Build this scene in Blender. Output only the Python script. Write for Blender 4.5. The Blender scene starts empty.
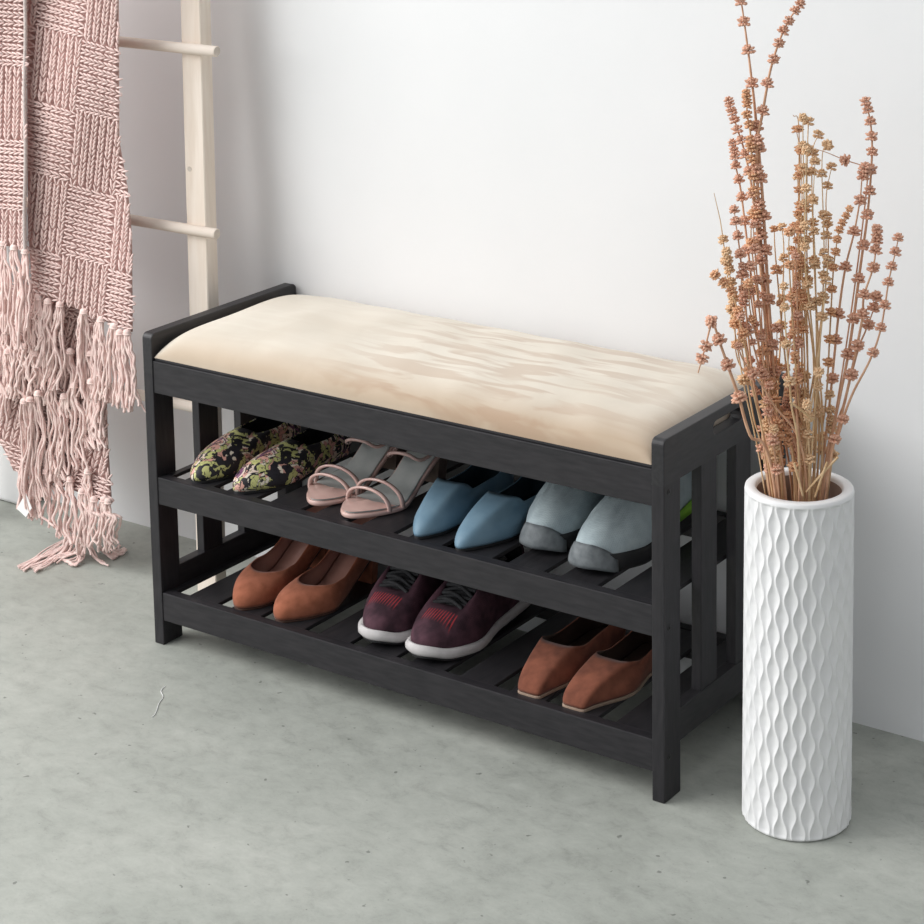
import bpy, bmesh, math, random
from mathutils import Vector, Matrix
random.seed(7)
PI = math.pi
scn = bpy.context.scene
col = scn.collection

# ------------------------------------------------------------------ camera
CAM = Vector((2.23825279, -2.30162400, 1.43170933))
RR = Vector((0.81567271, 0.57824640, -0.01758238))
RD = Vector((0.08034451, -0.14332687, -0.98640872))
RF = Vector((-0.57290732, 0.80317403, -0.16336674))
F, CX, CY = 2158.7465, 456.4145, 63.3474
cd = bpy.data.cameras.new('camera'); cam = bpy.data.objects.new('camera', cd); col.objects.link(cam)
cd.sensor_width = 36.0; cd.lens = 36.0*F/924; cd.shift_x = (462-CX)/924; cd.shift_y = (CY-462)/924
cd.clip_start = .05
M = Matrix((RR, -RD, -RF)).transposed().to_4x4(); M.translation = CAM
cam.matrix_world = M
scn.camera = cam

def on(u, v, ax, val):
    r = RR*((u-CX)/F) + RD*((v-CY)/F) + RF
    return CAM + r*((val-CAM[ax])/r[ax])

# ------------------------------------------------------------------ materials
def nodes(name):
    m = bpy.data.materials.new(name); m.use_nodes = True
    nt = m.node_tree; b = nt.nodes['Principled BSDF']
    return m, nt, b
def N(nt, typ, **kw):
    n = nt.nodes.new(typ)
    for k, v in kw.items():
        if k in n.inputs.keys() if hasattr(n.inputs, 'keys') else False: n.inputs[k].default_value = v
        else: setattr(n, k, v)
    return n
def ramp(nt, fac, stops, interp='LINEAR'):
    r = nt.nodes.new('ShaderNodeValToRGB'); r.color_ramp.interpolation = interp
    el = r.color_ramp.elements
    while len(el) < len(stops): el.new(.5)
    for e, (p, c) in zip(el, stops):
        e.position = p; e.color = (c[0], c[1], c[2], 1) if hasattr(c, '__len__') else (c, c, c, 1)
    nt.links.new(fac, r.inputs['Fac']); return r
def bump(nt, b, h, strength, dist=.001):
    bn = nt.nodes.new('ShaderNodeBump'); bn.inputs['Strength'].default_value = strength; bn.inputs['Distance'].default_value = dist
    nt.links.new(h, bn.inputs['Height']); nt.links.new(bn.outputs['Normal'], b.inputs['Normal']); return bn
def srgb(r, g, b):
    f = lambda c: (c/255/12.92) if c/255 <= .04045 else ((c/255+.055)/1.055)**2.4
    return (f(r), f(g), f(b))
def noise_mat(name, c1, c2, scale=40, rough=.6, bstr=.2, bdist=.001, stretch=(1,1,1), detail=5, spec=.5, sheen=0, lo=.3, hi=.7, metal=0, coat=0):
    m, nt, b = nodes(name)
    tc = nt.nodes.new('ShaderNodeTexCoord'); mp = nt.nodes.new('ShaderNodeMapping'); mp.inputs['Scale'].default_value = stretch
    nt.links.new(tc.outputs['Object'], mp.inputs['Vector'])
    n = nt.nodes.new('ShaderNodeTexNoise'); n.inputs['Scale'].default_value = scale; n.inputs['Detail'].default_value = detail
    nt.links.new(mp.outputs['Vector'], n.inputs['Vector'])
    r = ramp(nt, n.outputs['Fac'], [(lo, c1), (hi, c2)])
    nt.links.new(r.outputs['Color'], b.inputs['Base Color'])
    b.inputs['Roughness'].default_value = rough; b.inputs['Specular IOR Level'].default_value = spec
    b.inputs['Sheen Weight'].default_value = sheen; b.inputs['Metallic'].default_value = metal; b.inputs['Coat Weight'].default_value = coat
    if bstr: bump(nt, b, n.outputs['Fac'], bstr, bdist)
    return m

# wall: painted plaster
def wall_mat():
    m, nt, b = nodes('white_plaster')
    tc = nt.nodes.new('ShaderNodeTexCoord')
    n = nt.nodes.new('ShaderNodeTexNoise'); n.inputs['Scale'].default_value = 3; n.inputs['Detail'].default_value = 6
    n2 = nt.nodes.new('ShaderNodeTexNoise'); n2.inputs['Scale'].default_value = 60; n2.inputs['Detail'].default_value = 4
    nt.links.new(tc.outputs['Object'], n.inputs['Vector']); nt.links.new(tc.outputs['Object'], n2.inputs['Vector'])
    r = ramp(nt, n.outputs['Fac'], [(.3, (.775, .785, .795)), (.7, (.815, .82, .83))])
    nt.links.new(r.outputs['Color'], b.inputs['Base Color']); b.inputs['Roughness'].default_value = .75
    bump(nt, b, n2.outputs['Fac'], .12, .002)
    return m
def floor_mat():
    m, nt, b = nodes('grey_concrete')
    tc = nt.nodes.new('ShaderNodeTexCoord')
    def ns(s, d, rg=.6, dist=0, st=(1, 1, 1)):
        mp = nt.nodes.new('ShaderNodeMapping'); mp.inputs['Scale'].default_value = st; mp.inputs['Rotation'].default_value = (0, 0, .5)
        nt.links.new(tc.outputs['Object'], mp.inputs['Vector'])
        n = nt.nodes.new('ShaderNodeTexNoise'); n.inputs['Scale'].default_value = s; n.inputs['Detail'].default_value = d; n.inputs['Roughness'].default_value = rg; n.inputs['Distortion'].default_value = dist
        nt.links.new(mp.outputs['Vector'], n.inputs['Vector']); return n
    def mul(c1, c2, f=1):
        mx = nt.nodes.new('ShaderNodeMixRGB'); mx.blend_type = 'MULTIPLY'; mx.inputs[0].default_value = f
        nt.links.new(c1, mx.inputs[1]); nt.links.new(c2, mx.inputs[2]); return mx.outputs[0]
    a, c, e, k = ns(2.2, 9, .7), ns(24, 12, .8, .35, (1, 1.5, 1)), ns(170, 4, .7), ns(60, 2, .5)
    r = ramp(nt, a.outputs['Fac'], [(.3, srgb(148, 151, 144)), (.5, srgb(165, 168, 161)), (.72, srgb(178, 180, 173))])
    r2 = ramp(nt, c.outputs['Fac'], [(.32, .76), (.47, .95), (.62, 1.06)])
    r3 = ramp(nt, e.outputs['Fac'], [(.27, .7), (.38, 1), (.62, 1), (.74, 1.14)])
    r4 = ramp(nt, k.outputs['Fac'], [(.26, .35), (.295, 1)])
    o = mul(mul(mul(r.outputs['Color'], r2.outputs['Color']), r3.outputs['Color'], .8), r4.outputs['Color'], .7)
    nt.links.new(o, b.inputs['Base Color'])
    rr = ramp(nt, c.outputs['Fac'], [(.3, .5), (.7, .7)]); nt.links.new(rr.outputs['Color'], b.inputs['Roughness']); b.inputs['Specular IOR Level'].default_value = .35
    bump(nt, b, c.outputs['Fac'], .2, .0015)
    return m
WALL, FLOOR = wall_mat(), floor_mat()
WOOD = noise_mat('espresso_stained_wood', (.016, .0155, .018), (.030, .0275, .031), 30, .42, .1, .0006, (1, 6, 6), spec=.35)
WOODV = noise_mat('espresso_stained_wood_upright', (.016, .0155, .018), (.030, .0275, .031), 30, .42, .1, .0006, (6, 6, 1), spec=.35)
WOODY = noise_mat('espresso_stained_wood_crosswise', (.014, .014, .016), (.028, .026, .029), 30, .45, .1, .0006, (6, 1, 6), spec=.45)
PINE = noise_mat('pale_pine', srgb(226, 212, 197), srgb(240, 229, 217), 10, .6, .05, .0005, (8, 8, .8), spec=.3)
PINEX = noise_mat('pale_pine_rung', srgb(228, 212, 198), srgb(240, 229, 218), 10, .6, .05, .0005, (.8, 8, 8), spec=.3)
ENDG = noise_mat('pine_end_grain', srgb(190, 180, 168), srgb(215, 205, 194), 90, .7, .1)
SCREW = noise_mat('blackened_screw', (.03, .03, .03), (.06, .06, .06), 100, .4, 0, metal=.8)
DARKHOLE = noise_mat('black_socket', (.004, .004, .004), (.006, .006, .006), 100, .8, 0)

def suede_cushion():
    m, nt, b = nodes('beige_suede_cloth')
    tc = nt.nodes.new('ShaderNodeTexCoord')
    mp = nt.nodes.new('ShaderNodeMapping'); mp.inputs['Rotation'].default_value = (0, 0, math.radians(38)); mp.inputs['Scale'].default_value = (7, 42, 5)
    nt.links.new(tc.outputs['Object'], mp.inputs['Vector'])
    n = nt.nodes.new('ShaderNodeTexNoise'); n.inputs['Scale'].default_value = 1; n.inputs['Detail'].default_value = 3; n.inputs['Distortion'].default_value = .6
    nt.links.new(mp.outputs['Vector'], n.inputs['Vector'])
    big = nt.nodes.new('ShaderNodeTexNoise'); big.inputs['Scale'].default_value = 9; big.inputs['Detail'].default_value = 5; big.inputs['Distortion'].default_value = .5
    nt.links.new(tc.outputs['Object'], big.inputs['Vector'])
    # brushed nap marks gathered on the right half
    sp = nt.nodes.new('ShaderNodeSeparateXYZ'); nt.links.new(tc.outputs['Object'], sp.inputs[0])
    msk = ramp(nt, sp.outputs['X'], [(.28, 0.12), (.45, 1), (.72, 1), (.88, .25)])
    st = ramp(nt, n.outputs['Fac'], [(.46, 0), (.56, 1)])
    mu = nt.nodes.new('ShaderNodeMath'); mu.operation = 'MULTIPLY'
    nt.links.new(msk.outputs['Color'], mu.inputs[0]); nt.links.new(st.outputs['Color'], mu.inputs[1])
    bs = ramp(nt, big.outputs['Fac'], [(.35, srgb(208, 199, 185)), (.65, srgb(218, 210, 197))])
    mx = nt.nodes.new('ShaderNodeMixRGB'); nt.links.new(mu.outputs[0], mx.inputs[0])
    nt.links.new(bs.outputs['Color'], mx.inputs[1]); mx.inputs[2].default_value = (*srgb(199, 184, 168), 1)
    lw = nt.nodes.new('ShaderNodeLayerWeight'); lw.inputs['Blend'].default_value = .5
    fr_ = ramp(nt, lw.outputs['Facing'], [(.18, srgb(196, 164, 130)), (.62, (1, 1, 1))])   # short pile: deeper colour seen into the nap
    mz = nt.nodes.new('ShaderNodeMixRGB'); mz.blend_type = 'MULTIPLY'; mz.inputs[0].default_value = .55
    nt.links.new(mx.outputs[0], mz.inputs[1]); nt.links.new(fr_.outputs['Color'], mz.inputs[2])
    nt.links.new(mz.outputs[0], b.inputs['Base Color'])
    b.inputs['Roughness'].default_value = .9; b.inputs['Specular IOR Level'].default_value = .15
    b.inputs['Sheen Weight'].default_value = .2; b.inputs['Sheen Roughness'].default_value = .4
    fine = nt.nodes.new('ShaderNodeTexNoise'); fine.inputs['Scale'].default_value = 500
    nt.links.new(tc.outputs['Object'], fine.inputs['Vector']); bump(nt, b, fine.outputs['Fac'], .15, .0006)
    return m
CUSH = suede_cushion()
VASE = noise_mat('matt_white_ceramic', (.80, .80, .81), (.84, .84, .84), 20, .45, .03, spec=.4)
VASEIN = noise_mat('unglazed_vase_inside', (.28, .2, .17), (.4, .3, .26), 30, .8, .1)
STEMS = [noise_mat('dried_stem_russet', srgb(194, 144, 114), srgb(222, 178, 146), 60, .75, .2),
         noise_mat('dried_stem_tan', srgb(190, 146, 106), srgb(222, 184, 142), 60, .75, .2),
         noise_mat('dried_stem_straw', srgb(205, 168, 124), srgb(232, 202, 162), 60, .75, .2)]
HEADS = [noise_mat('dried_calyx_russet', srgb(206, 156, 130), srgb(236, 192, 168), 200, .8, .3),
         noise_mat('dried_calyx_tan', srgb(212, 158, 120), srgb(238, 194, 156), 200, .8, .3),
         noise_mat('dried_calyx_straw', srgb(214, 174, 134), srgb(240, 210, 174), 200, .8, .3)]
YARN = noise_mat('dusty_pink_yarn', srgb(218, 188, 182), srgb(240, 216, 210), 260, .95, .5, .001, sheen=.3, spec=.1)
YARNB = noise_mat('dusty_pink_knit_gap_shade', srgb(178, 142, 136), srgb(200, 166, 160), 300, .95, .6, .002, spec=.05)  # darker than the yarn: shade between the stitches put into the colour
YARNF = noise_mat('dusty_pink_fringe_yarn', srgb(222, 190, 184), srgb(244, 222, 215), 90, .95, .4, .001, sheen=.3, spec=.1)
CORD = noise_mat('grey_pink_edge_cord', srgb(186, 172, 168), srgb(214, 202, 197), 300, .9, .5)
PAPER = noise_mat('white_satin_label', (.88, .88, .88), (.92, .92, .92), 30, .5, 0)

# ------------------------------------------------------------------ object helpers
def link(o, parent=None):
    col.objects.link(o)
    if parent is not None: o.parent = parent
    return o
def mesh_obj(name, verts, faces, mats, parent=None, smooth=True, fmat=None):
    me = bpy.data.meshes.new(name); me.from_pydata([tuple(v) for v in verts], [], faces)
    for m in (mats if isinstance(mats, (list, tuple)) else [mats]): me.materials.append(m)
    if smooth: me.polygons.foreach_set('use_smooth', [True]*len(me.polygons))
    if fmat: me.polygons.foreach_set('material_index', fmat)
    me.update()
    return link(bpy.data.objects.new(name, me), parent)
def fixn(o):
    bm = bmesh.new(); bm.from_mesh(o.data); bmesh.ops.recalc_face_normals(bm, faces=bm.faces); bm.to_mesh(o.data); bm.free(); return o
def thing(name, label, cat, loc=(0, 0, 0), rz=0, group=None):
    o = bpy.data.objects.new(name, None); o.empty_display_size = .05; col.objects.link(o)
    o.location = loc; o.rotation_euler = (0, 0, rz); return tag(o, label, cat, group)
def tag(o, label, cat, group=None):
    o['label'] = label; o['category'] = cat
    if group: o['group'] = group
    return o
def box(name, a, b, mat, parent=None, bev=.0015, seg=2, keep_top=False):
    vs = [(x, y, z) for x in (a[0], b[0]) for y in (a[1], b[1]) for z in (a[2], b[2])]
    fs = [(0,1,3,2),(4,6,7,5),(0,4,5,1),(2,3,7,6),(0,2,6,4),(1,5,7,3)]
    o = mesh_obj(name, vs, fs, mat, parent, smooth=False)
    if bev:
        bm = bmesh.new(); bm.from_mesh(o.data)
        bmesh.ops.bevel(bm, geom=[e for e in bm.edges if not (keep_top and all(v.co.z > b[2]-1e-6 for v in e.verts))], offset=bev, segments=seg, affect='EDGES', profile=.6)
        bm.to_mesh(o.data); bm.free()
    return o
class MB:
    def __init__(s): s.v = []; s.f = []; s.m = []
    def grid(s, rows, closed_u=False, mi=0, flip=False):
        b = len(s.v); n = len(rows[0])
        for r in rows: s.v += r
        for i in range(len(rows)-1):
            for j in range(n if closed_u else n-1):
                k = (j+1) % n
                q = (b+i*n+j, b+i*n+k, b+(i+1)*n+k, b+(i+1)*n+j)
                s.f.append(q[::-1] if flip else q); s.m.append(mi)
    def fan(s, ring, mi=0, flip=False):
        b = len(s.v); s.v += ring; q = tuple(range(b, b+len(ring))); s.f.append(q[::-1] if flip else q); s.m.append(mi)
    def tube(s, pts, rad, n=6, mi=0, cap=True, flat=None):
        pts = [Vector(p) for p in pts]; m = len(pts)
        rads = rad if isinstance(rad, (list, tuple)) else [rad]*m
        t0 = (pts[1]-pts[0]).normalized()
        up = Vector((0, 0, 1)) if abs(t0.z) < .9 else Vector((1, 0, 0))
        a = t0.cross(up).normalized(); rows = []
        for i in range(m):
            t = (pts[min(i+1, m-1)]-pts[max(i-1, 0)])
            t = t.normalized() if t.length > 1e-9 else t0
            a = (a - t*a.dot(t)); a = a.normalized() if a.length > 1e-6 else t.orthogonal().normalized()
            c = t.cross(a)
            rows.append([pts[i]+(a*math.cos(2*PI*k/n)+c*math.sin(2*PI*k/n))*rads[i] for k in range(n)])
        s.grid(rows, True, mi)
        if cap:
            s.fan(rows[0], mi, False); s.fan(rows[-1], mi, True)
    def sph(s, c, r, nu=8, nv=6, mi=0, sc=(1,1,1)):
        rows = []
        for i in range(nv+1):
            ph = PI*i/nv; rr = max(math.sin(ph), .02)
            rows.append([Vector((c[0]+r*sc[0]*rr*math.cos(2*PI*j/nu), c[1]+r*sc[1]*rr*math.sin(2*PI*j/nu), c[2]+r*sc[2]*math.cos(ph))) for j in range(nu)])
        s.grid(rows, True, mi)
    def obj(s, name, mats, parent=None, smooth=True): return mesh_obj(name, s.v, s.f, mats, parent, smooth, s.m)
def interp(tab, s):
    if s <= tab[0][0]: return tab[0][1]
    for (a, x), (b, y) in zip(tab, tab[1:]):
        if s <= b:
            t = (s-a)/(b-a); t = t*t*(3-2*t); return x+(y-x)*t
    return tab[-1][1]
def catmull(P, n):
    P = [Vector(p) for p in P]; out = []
    Q = [P[0]*2-P[1]]+P+[P[-1]*2-P[-2]]
    for i in range(len(P)-1):
        a, b, c, d = Q[i:i+4]
        for k in range(n):
            t = k/n
            out.append(.5*((2*b)+(c-a)*t+(2*a-5*b+4*c-d)*t*t+(3*b-a-3*c+d)*t**3))
    out.append(P[-1]); return out
def bez(a, b, c, d, t):
    u = 1-t; return a*(u**3)+b*(3*u*u*t)+c*(3*u*t*t)+d*(t**3)

# ------------------------------------------------------------------ room
YW = .3486
o = box('floor', (-3.2, -4.2, -.1), (4.2, YW+.2, 0), FLOOR, None, 0); o['kind'] = 'structure'
o = box('wall_back', (-3.2, YW, 0), (4.2, YW+.15, 2.8), WALL, None, 0); o['kind'] = 'structure'
o = box('trim_1', (-1.4, .292, 0), (-.6, YW, 2.8), WALL, None, .012, 4); o['kind'] = 'structure'

# ------------------------------------------------------------------ bench
T = .0188; XL = .8929; XR = XL+T; D = .345
bench = thing('shoe_bench', 'dark espresso wooden shoe bench with a padded beige seat and two slatted shelves', 'bench', (XR/2, D/2, 0))
def B(o):
    o.parent = bench; o.matrix_parent_inverse = Matrix.Translation((-XR/2, -D/2, 0)); return o
def poly_board(name, loop, holes, x0, x1, mat, bev=.0015):
    bm = bmesh.new(); es = []
    for lp in [loop]+holes:
        vs = [bm.verts.new((x0, y, z)) for y, z in lp]
        for i in range(len(vs)): es.append(bm.edges.new((vs[i], vs[(i+1) % len(vs)])))
    r = bmesh.ops.triangle_fill(bm, edges=es, use_beauty=True)
    fs = list(bm.faces)
    ex = bmesh.ops.extrude_face_region(bm, geom=fs)
    for v in [g for g in ex['geom'] if isinstance(g, bmesh.types.BMVert)]: v.co.x = x1
    bmesh.ops.recalc_face_normals(bm, faces=bm.faces)
    sharp = [e for e in bm.edges if len(e.link_faces) == 2 and e.calc_face_angle(0) > .6 and not all(abs(v.co.z-ZT) < 1e-5 for v in e.verts)]
    bmesh.ops.bevel(bm, geom=sharp, offset=bev, segments=2, affect='EDGES', profile=.6)
    me = bpy.data.meshes.new(name); bm.to_mesh(me); bm.free(); me.materials.append(mat)
    return link(bpy.data.objects.new(name, me))
def arc(cy, cz, r, a0, a1, n=6):
    return [(cy+r*math.cos(a0+(a1-a0)*i/n), cz+r*math.sin(a0+(a1-a0)*i/n)) for i in range(n+1)]
HB = .5; ZT = .437
for x0, x1 in ((0, T), (XL, XR)):
    r = .009
    loop = [(0, ZT), (D, ZT)] + arc(D-r, HB-r, r, 0, PI/2) + arc(r, HB-r, r, PI/2, PI)
    slot = arc(.205, .477, .0095, -PI/2, PI/2) + arc(.141, .477, .0095, PI/2, 3*PI/2)
    B(poly_board('top_board', loop, [slot] if x0 > .1 else [], x0, x1, WOODY))
    out = x1 if x0 > .1 else x0; sg = 1 if x0 > .1 else -1
    for y0, y1 in ((0, .043), (.302, .345)):
        lg = B(box('leg', (x0, y0, 0), (x1, y1, ZT+.0002), WOODV, None, .0016, 2, True))
        for z in (.4274, .2419, .0617):
            mb = MB(); cy = (y0+y1)/2-.0095 if y0 == 0 else (y0+y1)/2+.0095
            ring = lambda rr, dx: [Vector((out+sg*dx, cy+rr*math.cos(k*PI/8), z+rr*math.sin(k*PI/8))) for k in range(16)]
            mb.grid([ring(.0038, -.001), ring(.0038, .0007), ring(.0032, .0010), ring(.0016, .0008)], True, 0, sg < 0)
            mb.fan(ring(.0016, .0008), 1, sg > 0)
            s = mb.obj('screw', [SCREW, DARKHOLE]); s.parent = lg
    for y0, y1 in ((.102, .146), (.199, .243)):
        B(box('side_slat', (x0+.002, y0, .116), (x1-.002, y1, ZT+.002), WOODV, None, .0012))
    B(box('side_rail', (x0+.0005, .0425, .0715), (x1-.0005, .3025, .1175), WOODY, None, .0015))
fr = .0015
for z0, z1, nm in ((.4074, .4578, 'seat_apron'), (.2292, .27275, 'shelf_rail'), (.0401, .0859, 'shelf_rail')):
    B(box(nm, (T-.0003, fr, z0), (XL+.0003, fr+.0165, z1), WOOD, None, .0014))
    B(box(nm, (T-.0003, D-.0185, z0), (XL+.0003, D-.002, z1), WOOD, None, .0014))
# shelf slats, gaps 13-24 mm
for zt in (.2715, .0845):
    for k in range(11):
        c = .1435+.0838*(k-1)+.0
        x1 = .0315+.0852*k; x0 = max(.0195, x1-.0582)
        if k == 10: x1 = XL-.001
        B(box('shelf_slat', (x0, fr+.017, zt-.006), (x1, D-.019, zt), WOODY, None, .0012))
# seat board + cushion
B(box('seat_board', (T+.002, .004, .4580), (XL-.002, D-.004, .4625), WOOD, None, .001))
def cushion():
    nx, ny = 120, 50; x0, x1, y0, y1 = T+.0015, XL-.0015, .0035, D-.004
    rows = []
    for j in range(ny+1):
        v = -math.cos(PI*j/ny); row = []
        for i in range(nx+1):
            u = -math.cos(PI*i/nx)
            x = (x0+x1)/2+(x1-x0)/2*u; y = (y0+y1)/2+(y1-y0)/2*v
            ex = 1-abs(u)**16; ey = 1-abs(v)**5.0
            h = (max(ex, 0)**.5)*(max(ey, 0)**.46)
            z = .4625+.0465*h*(.93+.07*(1-v*v))
            z += .0012*math.sin(x*23+1)*math.sin(y*31)*h + .0008*math.sin(x*57+y*20)*h
            row.append(Vector((x, y, z)))
        rows.append(row)
    mb = MB(); mb.grid(rows)
    # underside
    mb.fan([Vector((x0, y0, .4625)), Vector((x0, y1, .4625)), Vector((x1, y1, .4625)), Vector((x1, y0, .4625))])
    return mb.obj('seat_cushion', [CUSH])
B(cushion())

# ------------------------------------------------------------------ shoes
def Wf(sp, s):
    b = interp(sp['w'], s); tl, te = sp.get('toe', (.25, 2.)); hl, he = sp.get('heelr', (.14, 2.2))
    if s > 1-tl:
        q = (s-(1-tl))/tl; b *= max(1-q**te, 0)**(1/te)
    if s < hl:
        q = (hl-s)/hl; b *= max(1-q**he, 0)**(1/he)
    return b
def ring_outline(sp, e=0, N_=72, z=None, k=1.0):
    L = sp['L']; pts = []
    for i in range(N_):
        th = 2*PI*i/N_; s = (1+math.cos(th))/2; sd = math.sin(th)
        w = Wf(sp, s); y = (w if sd >= 0 else -w)
        if abs(sd) < 1e-6: y = 0
        cl = sp['side']*interp(sp['cl'], s)
        x = s*L + e*math.cos(th)
        yy = cl + (y + (e*(1 if y > 0 else -1) if abs(y) > 1e-5 else 0)*min(1, abs(math.sin(th))*2))*k
        pts.append((x, yy, s, th, cl))
    return pts
def z0f(sp, s): return sp['base'] + interp(sp['arch'], s)
def plate(sp, name, zlo, zhi, e, mats, parent, bul=0, k0=1.0, topz=None, srange=None):
    """closed plate following the outline: bottom offset zlo, top offset zhi (relative to z0)"""
    o = ring_outline(sp, e); oi = ring_outline(sp, e+bul); mb = MB()
    def zb(s): return max(z0f(sp, s)+zlo(s), .0002)
    def zt(s): return z0f(sp, s)+zhi(s)
    top = [[Vector((x+(.5*sp['L']-x)*0, cl+(y-cl)*k, zt(s))) for x, y, s, th, cl in o] for k in (0, .5, .85, .97)]
    side = [[Vector((x, y, zt(s)-.0006)) for x, y, s, th, cl in o]]
    for t in (.25, .5, .75): side.append([Vector((oi_[0]*1.0, oi_[1], zt(oi_[2])*(1-t)+zb(oi_[2])*t)) for oi_ in oi])
    side.append([Vector((x, y, zb(s))) for x, y, s, th, cl in o])
    bot = [[Vector((x, cl+(y-cl)*k, zb(s))) for x, y, s, th, cl in o] for k in (.97, .5, 0)]
    mb.grid(top+side+bot, True)
    mb.m = [0]*len(mb.f)
    ob = mb.obj(name, mats, parent)
    bm = bmesh.new(); bm.from_mesh(ob.data); bmesh.ops.remove_doubles(bm, verts=bm.verts, dist=1e-5); bmesh.ops.recalc_face_normals(bm, faces=bm.faces); bm.to_mesh(ob.data); bm.free()
    return ob
def upper(sp, name, mats, parent, e=0.0, thick=.0016, N_=72, rows=14):
    L = sp['L']; o = ring_outline(sp, e, N_); sb, stt = sp['open']; tl = sp['thr']; te = sp.get('thr_e', 2.2)
    P0s = []; rowsP = [[] for _ in range(rows+1)]
    top = []
    for i, (x, y, s, th, cl) in enumerate(o):
        st = sb+(stt-sb)*(1+math.cos(th))/2
        w = Wf(sp, max(st, .012))*interp(sp['tk'], st) if st > .03 else Wf(sp, .03)*interp(sp['tk'], st)*math.sqrt(max(st-sb, 0)/max(.03-sb+1e-6, .01)) if st < .03 else 0
        if st > stt-tl:
            q = (st-(stt-tl))/tl; w *= max(1-q**te, 0)**(1/te)
        if st < sb+.1:
            q = (sb+.1-st)/.1; w = min(w, Wf(sp, sb+.1)*interp(sp['tk'], sb+.1)*max(1-q**2.2, 0)**(1/2.2))
        sd = math.sin(th); ty = cl_t = sp['side']*interp(sp['cl'], st)
        yy = cl_t + (w if sd > 0 else -w)*(1 if abs(sd) > 1e-6 else 0)
        top.append(Vector((st*L, yy, z0f(sp, st)*sp.get('topfollow', 1)+interp(sp['tz'], st))))
    n = len(o)
    for i in range(n):
        x, y, s, th, cl = o[i]
        a = Vector((o[(i+1) % n][0], o[(i+1) % n][1], 0)); b = Vector((o[i-1][0], o[i-1][1], 0))
        tt = a-b; nn = Vector((tt.y, -tt.x, 0)); nn = nn.normalized() if nn.length > 1e-9 else Vector((1, 0, 0))
        P0 = Vector((x, y, z0f(sp, s)+sp.get('foot', .001))); P3 = top[i]
        h = P3.z-P0.z; hor = Vector((P0.x-P3.x, P0.y-P3.y, 0))
        w = max(0, min(1, (hor.length-.012)/.03)); w = w*w*(3-2*w)
        bl = sp.get('bulge', .004)
        A1 = P0+nn*bl+Vector((0, 0, .5*h)); A2 = P3+nn*bl*.6-Vector((0, 0, .25*h))
        th_ = interp(sp['toeh'], s)
        B1 = P0+nn*bl*1.2+Vector((0, 0, th_)); B2 = P3+hor*sp.get('vk', .5)-Vector((0, 0, sp.get('vd', .2)*h))
        P1 = A1.lerp(B1, w); P2 = A2.lerp(B2, w)
        for r in range(rows+1):
            p = bez(P0, P1, P2, P3, r/rows)
            if sp.get('crease'):
                cs = p.x/L; g = math.exp(-((cs-.735-.25*abs(p.y-cl)/.04*.15)/.022)**2)-.8*math.exp(-((cs-.68-.1*abs(p.y-cl)/.04)/.02)**2)
                p.z -= .008*g*w*(1-(r/rows)**3)*math.sin(PI*r/rows)**.5
            rowsP[r].append(p)
    mb = MB(); mb.grid(rowsP, True)
    ob = mb.obj(name, mats, parent); fixn(ob)
    so = ob.modifiers.new('thickness', 'SOLIDIFY'); so.thickness = thick; so.offset = -1
    if len(mats) > 1: so.material_offset = 1; so.material_offset_rim = 0
    return ob, top, rowsP
def pair(fn, name, labels, cat, group, spots):
    for (x, y, rz, sd), lb in zip(spots, labels):
        fn(thing(name, lb, cat, (x, y, 0), rz-PI/2, group), sd, lb)
# ---- common tables
CL = [(0, 0), (.3, .001), (.6, .002), (1, -.007)]
WT = [(0, .024), (.12, .029), (.4, .029), (.7, .040), (.82, .038), (1, .030)]
def mk(**k):
    d = dict(L=.245, w=WT, cl=CL, side=1, base=.272, arch=[(0, 0), (1, 0)], open=(.004, .66), thr=.25,
             tk=[(0, .8), (.2, .93), (.5, .93), (.7, .8)], tz=[(0, .055), (.3, .036), (.5, .034), (.66, .043)],
             toeh=[(0, .02), (.7, .02), (1, .024)], toe=(.3, 2.1))
    d.update(k); return d

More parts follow.
